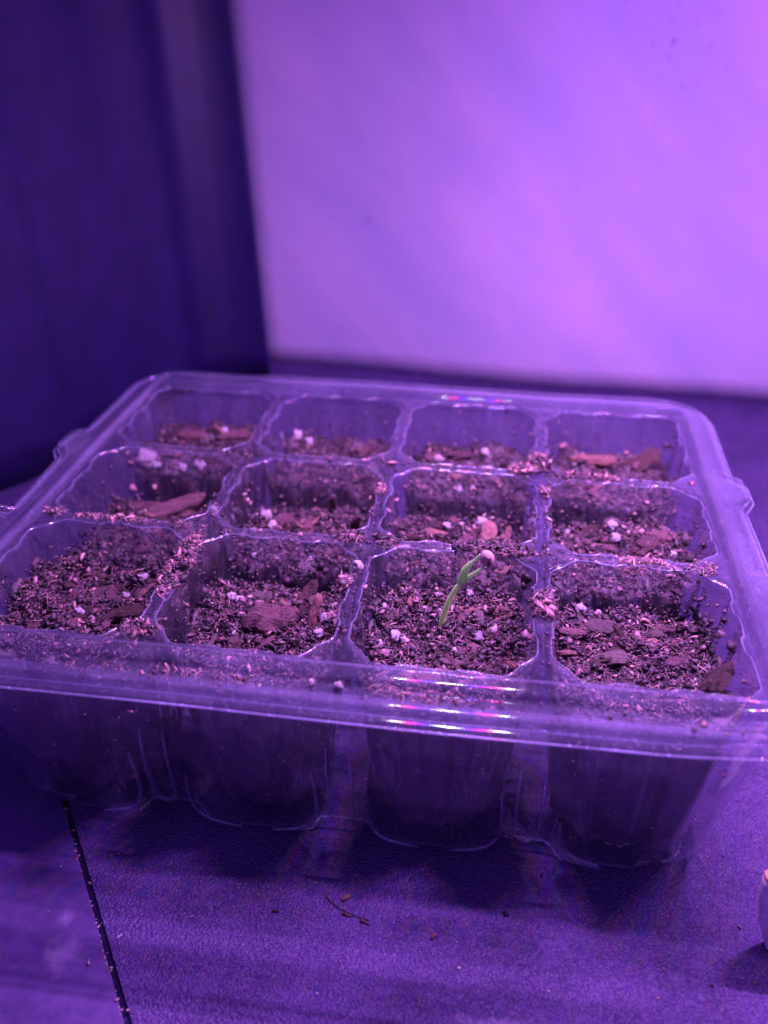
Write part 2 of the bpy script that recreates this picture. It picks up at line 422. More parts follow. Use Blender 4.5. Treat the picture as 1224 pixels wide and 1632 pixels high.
def stretch(c, r, P, t=0., kx=.06, ky=.24):
    """cells along the rim reach out to the ridge: their outer halves are wider, less so deeper down"""
    P = np.array(P, float).copy(); t = np.asarray(t, float); fx, fy = 1 + kx * (1 - .8 * t), 1 + ky * (1 - .8 * t)
    if c == 0: P[:, 0] = np.where(P[:, 0] < 0, P[:, 0] * fx, P[:, 0])
    if c == 3: P[:, 0] = np.where(P[:, 0] > 0, P[:, 0] * fx, P[:, 0])
    if r == 0: P[:, 1] = np.where(P[:, 1] < 0, P[:, 1] * fy, P[:, 1])
    if r == 2: P[:, 1] = np.where(P[:, 1] > 0, P[:, 1] * fy, P[:, 1])
    return P
def depth_t(z): return np.clip((np.asarray(z, float) + .026) / (-1.36 + .026), 0, 1)
def cell_center(c, r): return np.array([c + .5, r + .5])

insert = empty('cell_tray', 'clear plastic tray insert of twelve square cells filled with potting soil', 'seedling tray')
insert.location = (0, 0, 0)
VV, FF, off = [], [], 0
for r in range(3):
    for c in range(4):
        cc = cell_center(c, r); sd = c * 7 + r * 3
        k0 = square(NC); k1 = contour(NC, .014, A + .020, CH, sd); k2 = contour(NC, .015, A + .006, CH, sd); k3 = contour(NC, .016, A, CH, sd)
        k0 = stretch(c, r, k0, 0, .04, .22); k1, k2, k3 = [stretch(c, r, k) for k in (k1, k2, k3)]
        mid = k0 * .45 + k1 * .55
        rr = [np.c_[k0 + cc, np.zeros(NC)], np.c_[mid + cc, np.full(NC, .004)], np.c_[k1 + cc, np.full(NC, .004)], np.c_[k2 + cc, np.full(NC, -.006)], np.c_[k3 + cc, np.full(NC, -.026)]]
        V, F = rings(rr); VV.append(V); FF.append(F + off); off += len(V)
V = bend(np.concatenate(VV)); F = np.concatenate(FF)
obj('divider_grid', mesh('divider_grid', V, F), M['insert'], insert)

# rim of the insert: offset rings of the 4 x 3 rectangle
def sstep(a, b, x): t = np.clip((x - a) / (b - a), 0, 1); return t * t * (3 - 2 * t)
def rimring(d, z, ox=.255, oy=.43, arc=14, tabs=True):
    hx, hy = 2 + (float(np.interp(d, [0, .256, .52, 1, 1.2], [0, .020, .080, ox, ox * 1.2])) if tabs else ox * d), 1.5 + oy * d
    rad = min(max(.012, .012 + .58 * (d - .25)), .42)
    P = []
    for (sx, sy, a0) in ((1, -1, -90), (1, 1, 0), (-1, 1, 90), (-1, -1, 180)):
        for k in range(arc + 1):
            a = math.radians(a0 + 90 * k / arc)
            P.append((sx * (hx - rad) + rad * math.cos(a), sy * (hy - rad) + rad * math.sin(a)))
    Q = []
    for i in range(len(P)):
        p, q_ = np.array(P[i]), np.array(P[(i + 1) % len(P)])
        m = 1 if (i + 1) % (arc + 1) else 70
        for k in range(m): Q.append(p + (q_ - p) * k / m)
    Q = np.array(Q) + (2, 1.5)
    zz = np.full(len(Q), float(z))
    if tabs:
        side = np.where(Q[:, 0] > 2, 1., -1.) * sstep(1.5, 2.05, np.abs(Q[:, 0] - 2))
        y = Q[:, 1]; w = sstep(.55, .8, d)
        bump = sstep(1.78, 1.83, y) * (1 - sstep(2.06, 2.16, y))
        wide = 1 - sstep(.97, 1.02, y)
        Q[:, 0] += side * (w * (.055 * bump + .16 * wide))
        zz += abs(side) * w * (.03 * bump + .045 * wide)
    return np.c_[Q, zz]
def pitchprof(L, **k):
    V, F = rings([rimring(d, z, **k) for d, z in L]); return bend(V), F
prof = [(.256, 0), (.258, .006), (.262, .014), (.28, .0268), (.31, .0395), (.335, .046), (.36, .0495), (.39, .0505), (.41, .0497), (.44, .0477), (.47, .0452), (.50, .0422), (.53, .0387), (.555, .034), (.575, .018), (.59, .006), (.62, .001), (.75, 0), (.775, .006), (.79, .016), (.805, .021), (.825, .0225), (.84, .0215), (.87, .019), (.90, .016), (.92, .0125), (.935, .0), (.945, -.03)]
V, F = pitchprof(prof)
obj('rim', mesh('rim', V, F), M['rim'], insert)
def bead(d, z, r, name, parent, **kw):
    C_ = rimring(d, z, **kw); n = len(C_); R = []
    t = np.roll(C_, -1, 0) - np.roll(C_, 1, 0); t[:, 2] = 0; t /= np.linalg.norm(t, axis=1)[:, None] + 1e-9
    o_ = np.c_[t[:, 1], -t[:, 0], np.zeros(n)]
    for k in range(7):
        a = 2 * math.pi * k / 6; R.append(C_ + o_ * r * math.cos(a) + np.array([0, 0, 1.]) * r * math.sin(a))
    V, F = rings(R); return obj(name, mesh(name, bend(V), F), M['bead'], parent)
bead(.945, -.032, .0055, 'rim_edge', insert)

DEPTH = 1.36
def cell_rings(scale=1.0, zb=-DEPTH, inset=0., sd=0):
    R = []
    for i, t in enumerate(np.r_[np.linspace(0, .9, 16), .94, .97, .99]):
        z = -.026 + (zb + .026) * t
        sh = A - (.105 * t) - inset
        fl = .016 + .036 * math.sin(min(t * 3.2, 1) * math.pi / 2)
        if t > .9: sh -= .05 * ((t - .9) / .1) ** 2 * 1.0
        ch = CH + .05 * t
        R.append((contour(NC, fl * (1 - .5 * t), sh, ch, sd), z))
    b = R[-1][0]
    R.append((b * .90, zb)); R.append((b * .5, zb)); R.append((b * .02, zb))
    return R
for r in range(3):
    for c in range(4):
        cc = cell_center(c, r)
        V, F = rings([np.c_[stretch(c, r, k, depth_t(z)) + cc, np.full(NC, z)] for k, z in cell_rings(sd=c * 7 + r * 3)])
        V = bend(V); V[:, 2] = np.maximum(V[:, 2], -DEPTH - .005)
        ce_o = obj('cell', mesh('cell', V, F), M['cell'], insert)
        C_ = np.c_[stretch(c, r, contour(NC, .015, A + .004, CH, c * 7 + r * 3)) + cc, np.full(NC, -.004)]
        tt = np.roll(C_, -1, 0) - np.roll(C_, 1, 0); tt /= np.linalg.norm(tt, axis=1)[:, None]
        oo = np.c_[tt[:, 1], -tt[:, 0], np.zeros(NC)]
        wv = (1 + .35 * np.sin(np.arange(NC) * .41 + c))[:, None]
        V, F = rings([C_ + (oo * math.cos(k * math.pi / 3) + np.array([0, 0, 1.]) * math.sin(k * math.pi / 3)) * .0042 * wv for k in range(7)])
        obj('lip', mesh('lip', bend(V), F), M['lip'], ce_o)

# ------------------------------------------------------------------ outer tray
outer = empty('drip_tray', 'clear plastic outer tray holding the cell insert, standing on the black table', 'tray')
oprof = [(.60, -.10), (.62, -.05), (.66, -.030), (.80, -.026), (.945, -.0275), (.97, -.0295), (1.0, -.032), (1.02, -.0345), (1.04, -.040), (1.05, -.047), (1.055, -.052)]
V, F = pitchprof(oprof)
obj('rim', mesh('rim_outer', V, F), M['rim'], outer)
bead(1.058, -.050, .0060, 'rim_edge', outer)
# body: perimeter x height with feet under the pots and embossed ribs between them
def body():
    n0 = rimring(.60, 0, tabs=False); n = len(n0); H = 44; R = []
    rect = rimring(.30, 0, tabs=False)
    for j in range(H + 1):
        t = j / H; t2 = t
        # plan outline: shrinks toward the bottom
        dd = .60 - .86 * t - (.20 * ((t - .88) / .12) ** 2 if t > .88 else 0)
        hx, hy = 2 + .255 * max(dd, -9), 1.5 + .43 * dd * .62
        rad = .34
        P = np.array(n0[:, :2]) - (2, 1.5)
        bx, by = 2 + .255 * .6, 1.5 + .43 * .6
        P = P * np.array([hx / bx, hy / by])
        Q = P + (2, 1.5); z = np.full(n, -.10 - (1.30) * t)
        front = (np.abs(P[:, 1]) > hy - .02)
        # between pots
        x = Q[:, 0]; y = Q[:, 1]
        fx = np.minimum.reduce([np.abs(x - 1), np.abs(x - 2), np.abs(x - 3)]); fy = np.minimum(np.abs(y - 1), np.abs(y - 2))
        g = np.where(front, fx, fy)
        betw = 1 - sstep(.13, .22, g)
        s = np.sign(P)
        nrm = np.where(front[:, None], np.c_[np.zeros(n), s[:, 1]], np.c_[s[:, 0], np.zeros(n)])
        corner = (np.abs(P[:, 0]) > hx - .25) & (np.abs(P[:, 1]) > hy - .25)
        nrm[corner] *= 0
        low = sstep(.30, .42, t)
        # pot bulges pushed out low down
        Q += nrm * ((1 - betw) * .050 * sstep(.45, .95, t))[:, None]
        # embossed U rib
        rib = (1 - sstep(.045, .065, g)) * sstep(.50, .54, t) * (1 - sstep(.84, .90, t))
        Q += nrm * (rib * .055)[:, None]
        # feet: floor lifted between the pots
        z = np.where(t > .8, z + betw * .085 * sstep(.8, 1, t), z)
        R.append(np.c_[Q, z])
    # floor
    last = R[-1]; c0 = np.array([2, 1.5])
    for k in (.985, .93, .75, .5, .25, .02):
        q_ = last.copy(); q_[:, :2] = (last[:, :2] - c0) * k + c0
        q_[:, 2] = last[:, 2] * (.0 + k) + (-1.385) * (1 - k); q_[:, 2] = np.maximum(q_[:, 2], -1.394); R.append(q_)
    V, F = rings(R); V[:, 2] = np.maximum(V[:, 2], Z0 + .004)
    return V, F, R[H]
V, F, base = body()
obj('body', mesh('body', V, F), M['base'], outer)

base = base.copy(); base[:, 2] = np.maximum(base[:, 2], Z0 + .008); nb_ = len(base)
tt = np.roll(base, -1, 0) - np.roll(base, 1, 0); tt[:, 2] = 0; tt /= np.linalg.norm(tt, axis=1)[:, None] + 1e-9
oo = np.c_[tt[:, 1], -tt[:, 0], np.zeros(nb_)]
V, F = rings([base + (oo * math.cos(k * math.pi / 3) + np.array([0, 0, 1.]) * math.sin(k * math.pi / 3)) * .008 for k in range(7)])
obj('base_edge', mesh('base_edge', V, F), M['bead'], outer)

def front_y(z, out=0.): t = (-z - .10) / 1.30; return -.267 * (.60 - .86 * t) - out
def ridge(pts, r=.014, taper=True):
    P = []
    for i in range(len(pts) - 1):
        p0, p1, p2, p3 = [np.array(pts[k]) for k in (max(i - 1, 0), i, i + 1, min(i + 2, len(pts) - 1))]
        for t in np.linspace(0, 1, 7)[:-1]: P.append(.5 * ((2 * p1) + (p2 - p0) * t + (2 * p0 - 5 * p1 + 4 * p2 - p3) * t * t + (3 * p1 - p0 - 3 * p2 + p3) * t ** 3))
    P.append(np.array(pts[-1])); n = len(P)
    R = tube([W((x, front_y(z, o), z)) for x, z, o in P], r * U, 8, [.25 + .75 * math.sin(math.pi * min(max(i / (n - 1), .02), .98)) ** .5 for i in range(n)])
    V, F = rings(R); obj('embossed_ridge', mesh('embossed_ridge', V, F, True, True), M['outer'], outer)
for x in (1, 2, 3):
    ridge([(x - .062, -.60, .0), (x - .066, -.78, .03), (x - .064, -1.0, .035), (x - .055, -1.14, .035), (x, -1.195, .03), (x + .055, -1.14, .035), (x + .064, -1.0, .035), (x + .066, -.78, .03), (x + .062, -.60, .0)])
    ridge([(x - .15, -.78, .03), (x - .135, -1.05, .04), (x - .17, -1.22, .05), (x - .26, -1.30, .055), (x - .40, -1.34, .055)], .014)
    ridge([(x + .15, -.95, .03), (x + .14, -1.08, .04), (x + .17, -1.22, .05), (x + .26, -1.31, .055), (x + .42, -1.345, .055)], .013)
ridge([(3.17, -.98, .04), (3.17, -1.10, .05), (3.20, -1.20, .055), (3.27, -1.28, .055), (3.40, -1.325, .055)], .020)

# ------------------------------------------------------------------ granules
def ico():
    t = (1 + 5 ** .5) / 2
    v = np.array([(-1, t, 0), (1, t, 0), (-1, -t, 0), (1, -t, 0), (0, -1, t), (0, 1, t), (0, -1, -t), (0, 1, -t), (t, 0, -1), (t, 0, 1), (-t, 0, -1), (-t, 0, 1)], float)
    v /= np.linalg.norm(v[0])
    f = np.array([(0, 11, 5), (0, 5, 1), (0, 1, 7), (0, 7, 10), (0, 10, 11), (1, 5, 9), (5, 11, 4), (11, 10, 2), (10, 7, 6), (7, 1, 8), (3, 9, 4), (3, 4, 2), (3, 2, 6), (3, 6, 8), (3, 8, 9), (4, 9, 5), (2, 4, 11), (6, 2, 10), (8, 6, 7), (9, 8, 1)])
    return v, f
IV, IF = ico()
def rot_batch(n, flat=1.0):
    """random rotations; flat<1 keeps pieces lying down"""
    a = rg.uniform(0, 2 * np.pi, n); b = rg.normal(0, flat, n); c = rg.normal(0, flat, n)
    ca, sa, cb, sb, cc, s_ = np.cos(a), np.sin(a), np.cos(b), np.sin(b), np.cos(c), np.sin(c)
    o, i = np.zeros(n), np.ones(n)
    Rz = np.stack([ca, -sa, o, sa, ca, o, o, o, i], 1).reshape(n, 3, 3)
    Rx = np.stack([i, o, o, o, cb, -sb, o, sb, cb], 1).reshape(n, 3, 3)
    Ry = np.stack([cc, o, s_, o, i, o, -s_, o, cc], 1).reshape(n, 3, 3)
    return Rx @ Ry @ Rz
def granules(C, S, flat=.6, tone=None):
    """C (n,3) centres, S (n,3) half sizes -> V, F, tone per vertex"""
    n = len(C)
    v = IV[None] * (1 + rg.uniform(-.5, .45, (n, 12, 1))) * S[:, None, :]
    # no batch bending: local jitter is enough
    v = v + rg.normal(0, .24, (n, 12, 3)) * S[:, None, :]
    v = np.einsum('nij,nkj->nki', rot_batch(n, flat), v) + C[:, None, :]
    F = (IF[None] + (np.arange(n) * 12)[:, None, None]).reshape(-1, 3)
    tn = np.where(rg.random(n) < .90, rg.beta(1.6, 4.6, n), rg.beta(3.2, 2.0, n)) if tone is None else tone
    return v.reshape(-1, 3), F, np.repeat(tn, 12)
def fibres(C, L, r, lift=.5):
    n = len(C); K = 5
    a = rg.uniform(0, 2 * np.pi, n); d = np.stack([np.cos(a), np.sin(a), rg.normal(0, .35 * lift, n)], 1)
    s = np.stack([-np.sin(a), np.cos(a), np.zeros(n)], 1)
    cv = rg.normal(0, .35, n); up = rg.uniform(0, .3, n) * lift
    V = []
    for k in range(K):
        t = k / (K - 1) * 2 - 1
        p = C + d * (L * t / 2)[:, None] + s * (cv * L * (1 - t * t) / 2)[:, None]; p[:, 2] += up * L * (1 - t * t)
        w = r * (1 - .5 * abs(t))
        for (u_, w_) in ((1, 0), (-.5, .87), (-.5, -.87)):
            q_ = p + s * (w * u_)[:, None]; q_[:, 2] += w * w_; V.append(q_)
    V = np.stack(V, 1)   # n, 15, 3
    f = []
    for k in range(K - 1):
        for m in range(3):
            a_, b_ = k * 3 + m, k * 3 + (m + 1) % 3
            f += [(a_, b_, b_ + 3), (a_, b_ + 3, a_ + 3)]
    f = np.array(f)
    F = (f[None] + (np.arange(n) * 15)[:, None, None]).reshape(-1, 3)
    return V.reshape(-1, 3), F, np.repeat(rg.uniform(.42, .95, n), 15)
def join(parts):
    V, F, T_, o = [], [], [], 0
    for v, f, t in parts:
        V.append(v); F.append(f + o); T_.append(t); o += len(v)
    return np.concatenate(V), np.concatenate(F), np.concatenate(T_)
def toned(name, V, F, T_, m, smooth=False):
    me = mesh(name, V, F, smooth)
    at = me.attributes.new('tone', 'FLOAT', 'POINT'); at.data.foreach_set('value', np.asarray(T_, np.float32))
    me.materials.append(m); return me

# ------------------------------------------------------------------ soil in each cell
ROW = ['front', 'middle', 'back']; COLN = ['leftmost', 'second from the left', 'third from the left', 'rightmost']
def cname(c, r):
    return f"{['leftmost', 'second', 'third', 'rightmost'][c]} {ROW[r]}-row cell"
LV = {(0, 0): -.28, (1, 0): -.30, (2, 0): -.27, (3, 0): -.30, (0, 1): -.37, (1, 1): -.33, (2, 1): -.33, (3, 1): -.30, (0, 2): -.28, (1, 2): -.31, (2, 2): -.31, (3, 2): -.30}
def soil_h(c, r, x, y):
    """x, y in -1..1 inside the cell"""
    e = max(abs(x), abs(y))
    h = LV[(c, r)] + .055 * fbm(x * 1.6 + c * 5, y * 1.6 + r * 7, 1.3) + .040 * fbm(x * 5 + c * 5, y * 5 + r * 7, 4.3)
    if (c, r) == (0, 0): h += .10 * max(0, -x) * e + .05 * max(0, x + y - .6)
    if (c, r) == (2, 0): h += .05 * y * e
    if (c, r) == (3, 0): h += .06 * max(0, x - .2) * max(0, -y + .2)
    if (c, r) == (3, 1): h += .05 * max(0, x)
    return h
def soil(c, r):
    cc = cell_center(c, r); sd = c * 7 + r * 3
    lower = [(k, z) for k, z in cell_rings(inset=.008, zb=-DEPTH + .012, sd=sd)]
    # top outline at the soil level
    tz = LV[(c, r)]; t = (tz + .026) / (-DEPTH + .026)
    top = contour(NC, (.02 + .03) * (1 - .5 * t), A - .105 * t - .008, CH + .05 * t, sd)
    top = stretch(c, r, top, t)
    lower = [(stretch(c, r, k, depth_t(z)), z) for k, z in lower]
    R = []
    for k in np.linspace(.02, 1, 30):
        P = top * k; z = np.array([soil_h(c, r, p[0] / .43, p[1] / .43) for p in P]); R.append(np.c_[P + cc, z])
    # down the side
    zt = R[-1][:, 2].min()
    for k, z in lower:
        if z < zt - .02: R.append(np.c_[k + cc, np.full(NC, z)])
    V, F4 = rings(R)
    F = np.concatenate([F4[:, [0, 1, 2]], F4[:, [0, 2, 3]]])
    # break the side and top up a little
    T0 = np.clip(.18 + .25 * rg.random(len(V)), 0, 1)
    parts = [(V, F, T0)]
    n = [12000, 5500, 2600][r]
    u = rg.uniform(-1, 1, (n, 2)); bad = np.abs(u).sum(1) > 1.72; u[bad] *= .8
    rad_ = .43 - .105 * t
    S0 = np.exp(rg.normal(math.log(.0062), .70, n)).clip(.0028, .020)
    z = np.array([soil_h(c, r, a, b) for a, b in u]) + S0 * .2 + .040 * rg.random(n) ** 3 - .008
    C_ = np.c_[stretch(c, r, u * (rad_ - .012), t) + cc, z]
    S = np.stack([S0 * np.exp(rg.normal(.35, .4, n)).clip(.8, np.where(S0 > .010, 1.5, 3.0)), S0 * rg.uniform(.5, 1.1, n), S0 * rg.uniform(.18, .6, n)], 1)
    parts.append(granules(C_, S, .5))
    nf = [700, 300, 120][r]
    u = rg.uniform(-1, 1, (nf, 2)) * .93
    z = np.array([soil_h(c, r, a, b) for a, b in u]) + .012
    parts.append(fibres(np.c_[stretch(c, r, u * (rad_ - .03), t) + cc, z], rg.uniform(.025, .10, nf), rg.uniform(.0011, .0032, nf)))
    # crumbs pressed against the walls beneath the surface
    nw = [500, 150, 100][r]
    ii = rg.integers(0, NC, nw); tt = rg.uniform(t + .02, .9, nw)
    kk = np.array([contour(NC, .05 * (1 - .5 * b), A - .105 * b - .012, CH + .05 * b, sd)[i] for i, b in zip(ii[:nw], tt)]) if nw else np.zeros((0, 2))
    Sw = np.exp(rg.normal(math.log(.008), .5, nw)).clip(.004, .02)
    kk = stretch(c, r, kk, tt)
    parts.append(granules(np.c_[kk * .985 + cc, -.026 + (-DEPTH + .026) * tt], np.stack([Sw, Sw, Sw * .8], 1), 1., rg.beta(2.5, 2., nw)))
    V, F, T_ = join(parts)
    o = obj('potting_soil', toned('potting_soil', V, F, T_, M['soil']), None)
    sk = {(0, 0): 'crumbly brown potting soil heaped against the left wall of the leftmost front cell', (2, 0): 'dark damp potting soil around the single green seedling'}
    tag(o, sk.get((c, r), f"dark potting soil filling the {cname(c, r)} of the tray"), 'soil', 'soil in the tray cells', 'stuff')
for r in range(3):
    for c in range(4): soil(c, r)

# ------------------------------------------------------------------ bark chips
for k in 'dopg': M['bark_' + k]['tone_word'] = k
def chip_mesh(name, L, w, h, seed, m, kind='slab'):
    """irregular slab of bark: outline uneven, top ridged along its length (metres from pitches)"""
    R_ = random.Random(seed); nL, nW = 15, 8; V = []
    ph = R_.uniform(0, 9); cur = R_.uniform(-.10, .10) * L; tw = R_.uniform(-.4, .4)
    top, bot = [], []
    for s in (1, -1):
        for i in range(nL + 1):
            t = i / nL * 2 - 1
            en = (1 - abs(t) ** R_.choice((5, 6, 7)) * .55)
            wl = w / 2 * en * (1 + .32 * noise.noise((t * 2.6 + ph, 1, seed))); wr = w / 2 * en * (1 + .32 * noise.noise((t * 3.3 + ph, 8, seed)))
            for j in range(nW + 1):
                v = j / nW * 2 - 1
                y = v * (wl if v < 0 else wr); x = t * L / 2 * (1 + .16 * noise.noise((v * 3.5, ph, seed)))
                edge = (1 - abs(v) ** 4) * (1 - abs(t) ** 6)
                z = s * h / 2 * (.25 + .75 * edge) * (1 + .5 * noise.noise((t * 1.5, v * 2.2, ph)))
                if s > 0: z += h * .26 * noise.noise((t * 1.4 + ph, v * 6.5, 3.)) + h * .13 * noise.noise((t * 7., v * 9., ph))
                z += cur * (t * t - .4) + tw * t * v * h
                V.append((x * U, y * U, z * U))
    K = (nL + 1) * (nW + 1); F = []; q_ = lambda i, j, k: k * K + i * (nW + 1) + j
    for i in range(nL):
        for j in range(nW):
            F.append((q_(i, j, 0), q_(i + 1, j, 0), q_(i + 1, j + 1, 0), q_(i, j + 1, 0)))
            F.append((q_(i, j, 1), q_(i, j + 1, 1), q_(i + 1, j + 1, 1), q_(i + 1, j, 1)))
    for i in range(nL):
        F.append((q_(i, 0, 1), q_(i + 1, 0, 1), q_(i + 1, 0, 0), q_(i, 0, 0))); F.append((q_(i, nW, 0), q_(i + 1, nW, 0), q_(i + 1, nW, 1), q_(i, nW, 1)))
    for j in range(nW):
        F.append((q_(0, j, 0), q_(0, j + 1, 0), q_(0, j + 1, 1), q_(0, j, 1))); F.append((q_(nL, j, 1), q_(nL, j + 1, 1), q_(nL, j + 1, 0), q_(nL, j, 0)))
    me = mesh(name, V, F, False, True); me.materials.append(m); return me
def cell_at(x, y):
    return min(3, max(0, int(x))), min(2, max(0, int(y)))
def rest_z(x, y):
    c, r = cell_at(x, y); return soil_h(c, r, (x - c - .5) / .43, (y - r - .5) / .43)
def clampxy(x, y, m=.07):
    c, r = cell_at(x, y); h = .41 - m
    return min(max(x, c + .5 - h), c + .5 + h), min(max(y, r + .5 - h), r + .5 + h)
# x, y, length, width, thickness, heading deg, pitch (lift) deg, roll deg, kind, label
CHIPS = [
 (.50, .60, .19, .13, .035, 20, 8, 10, 'p', 'broad reddish bark flake in the middle of the leftmost front cell'),
 (.70, .40, .26, .07, .05, 25, 10, 0, 'd', 'long dark bark strip at the right front of the leftmost front cell'),
 (.77, .56, .19, .035, .025, 40, 25, 0, 'o', 'orange splinter propped beside the oval perlite grain, leftmost front cell'),
 (1.53, .52, .31, .20, .12, -4, 4, 6, 'p', 'thick blocky red-brown bark chunk in the front-row cell second from the left'),
 (1.40, .74, .15, .09, .04, -5, 6, 4, 'g', 'flat dark grey bark flake behind the blocky chunk'),
 (1.76, .56, .22, .05, .04, 75, 52, 20, 'o', 'upright tan bark splinter right of the blocky bark chunk'),
 (1.68, .80, .16, .08, .05, 60, 35, 10, 'd', 'dark bark piece leaning behind the upright tan splinter'),
 (2.40, .17, .24, .13, .05, -25, 14, 6, 'o', 'orange bark flake against the front wall below the seedling'),
 (2.13, .60, .10, .05, .03, 0, 5, 0, 'g', 'little dark grey flake at the left wall of the seedling cell'),
 (2.73, .74, .17, .055, .025, -72, 50, 30, 'g', 'dark slate-grey sliver standing right of the seedling'),
 (2.79, .70, .14, .022, .02, 28, 12, 0, 'o', 'thin reddish splinter at the right wall of the seedling cell'),
 (2.86, .30, .16, .04, .03, -68, 30, 10, 'o', 'orange splinter at the front right of the seedling cell'),
 (2.64, .40, .12, .06, .03, 10, 6, 12, 'd', 'dark bark bit at the front middle of the seedling cell'),
 (3.33, .72, .19, .10, .03, -30, 14, 12, 'g', 'purple-grey flat bark flake in the middle of the rightmost front cell'),
 (3.37, .46, .20, .09, .035, 14, 6, 8, 'g', 'oval purple-grey bark flake near the front of the rightmost front cell'),
 (3.62, .74, .13, .08, .03, -20, 10, 10, 'g', 'round-ended grey flake at the right of the rightmost front cell'),
 (3.18, .66, .15, .06, .035, -12, 8, 0, 'p', 'red-brown bark flake at the left wall of the rightmost front cell'),
 (3.16, .50, .12, .035, .025, 0, 4, 0, 'o', 'small orange bark bit by the left wall of the rightmost front cell'),
 (3.49, .62, .16, .012, .012, -45, 6, 0, 'o', 'thin straw-like twig in the rightmost front cell'),
 (3.84, .20, .26, .17, .035, -60, 50, 35, 'd', 'curled dark bark piece standing in the front right corner of the tray'),
 (3.70, .48, .14, .06, .04, 20, 10, 0, 'p', 'red-brown bark bit beside the curled corner piece'),
 (.52, 1.76, .46, .12, .07, 24, 14, 12, 'p', 'long broad bark slab in the leftmost middle cell'),
 (.30, 1.80, .26, .08, .05, 6, 4, 8, 'p', 'shorter bark slab left of the long broad slab'),
 (.34, 1.67, .20, .03, .025, -12, 3, 0, 'o', 'pale tan splinter lying across the bark slabs'),
 (.50, 1.60, .22, .10, .05, 0, 6, 0, 'd', 'dark bark piece at the front of the leftmost middle cell'),
 (1.52, 1.64, .25, .03, .025, 48, 18, 0, 'o', 'slanting reddish splinter in the middle-row cell second from the left'),
 (1.63, 1.80, .19, .05, .03, -80, 55, 10, 'p', 'upright narrow bark piece in the middle-row cell second from the left'),
 (1.80, 1.70, .22, .07, .04, -68, 45, 20, 'p', 'bark slab leaning on the right wall, middle-row cell second from the left'),
 (1.31, 1.69, .16, .10, .05, 30, 8, 8, 'p', 'rounded bark lump in the middle-row cell second from the left'),
 (2.34, 1.67, .18, .055, .03, -25, 8, 0, 'o', 'orange bark strip in the middle-row cell third from the left'),
 (2.68, 1.64, .19, .10, .05, 80, 45, 15, 'o', 'upright reddish bark slab in the middle-row cell third from the left'),
 (2.17, 1.62, .20, .035, .03, -30, 10, 0, 'd', 'dark stick along the left wall, middle-row cell third from the left'),
 (3.78, 1.72, .18, .08, .04, -30, 10, 8, 'p', 'red-brown flake at the right of the rightmost middle cell'),
 (3.30, 1.80, .20, .10, .05, 20, 12, 0, 'd', 'dark bark flake at the left of the rightmost middle cell'),
 (3.68, 1.62, .15, .09, .04, 0, 6, 10, 'p', 'bark flake at the front of the rightmost middle cell'),
 (3.40, 2.76, .34, .09, .06, -10, 6, 10, 'o', 'long orange-brown bark slab in the rightmost back cell'),
 (3.76, 2.74, .28, .15, .06, 30, 25, 12, 'd', 'big dark bark slab at the right wall of the rightmost back cell'),
 (.66, 2.78, .25, .08, .05, 10, 10, 8, 'p', 'bark slab at the right of the leftmost back cell'),
 (.32, 2.76, .22, .08, .05, -6, 6, 8, 'p', 'bark slab at the left of the leftmost back cell'),
 (1.62, 2.76, .25, .07, .04, 0, 8, 8, 'p', 'flat bark strip in the back-row cell second from the left'),
 (2.42, 2.72, .22, .07, .04, 12, 10, 8, 'p', 'bark strip in the back-row cell third from the left'),
]
for i, (x, y, L, w, h, hd, pt, rl, k, lab) in enumerate(CHIPS):
    x, y = clampxy(x, y, .06 if L < .3 else .13)
    o = obj('bark_chip', chip_mesh('bark_chip', L, w, h, 100 + i, M['bark_' + k]), None)
    zz = rest_z(x, y) + h * .32 + math.sin(math.radians(pt)) * L * .36
    o.location = W((x, y, zz)); o.rotation_euler = (math.radians(rl), -math.radians(pt), math.radians(hd))
    tag(o, lab, 'bark chip', 'bark chips in the potting soil')
lib = {(k, j): chip_mesh('bark_flake', [.13, .10, .16, .09][j], [.06, .055, .035, .06][j], [.025, .03, .02, .022][j], 500 + j * 7 + ord(k), M['bark_' + k]) for k in 'dopg' for j in range(4)}
for r in range(3):
    for c in range(4):
        for q_ in range([22, 16, 11][r]):
            u, v = rnd.uniform(-.84, .84), rnd.uniform(-.84, .84); x, y = c + .5 + u * .36, r + .5 + v * .36
            if (c, r) == (2, 0) and abs(x - 2.46) < .08 and abs(y - .62) < .1: continue
            k = rnd.choice('ddpppogg' if r == 0 else 'dppppo'); o = obj('bark_flake', lib[(k, rnd.randrange(4))], None)
            s = rnd.uniform(.6, 1.15); o.scale = (s, s, s)
            pt = rnd.gauss(0, 16)
            o.location = W((x, y, soil_h(c, r, u * .84, v * .84) + .012 + abs(math.sin(math.radians(pt))) * .04))
            o.rotation_euler = (math.radians(rnd.gauss(0, 16)), math.radians(pt), rnd.uniform(0, 6.28))
            tag(o, f"small bark flake scattered on the soil of the {cname(c, r)}", 'bark flake', f"bark flakes in the {cname(c, r)}")

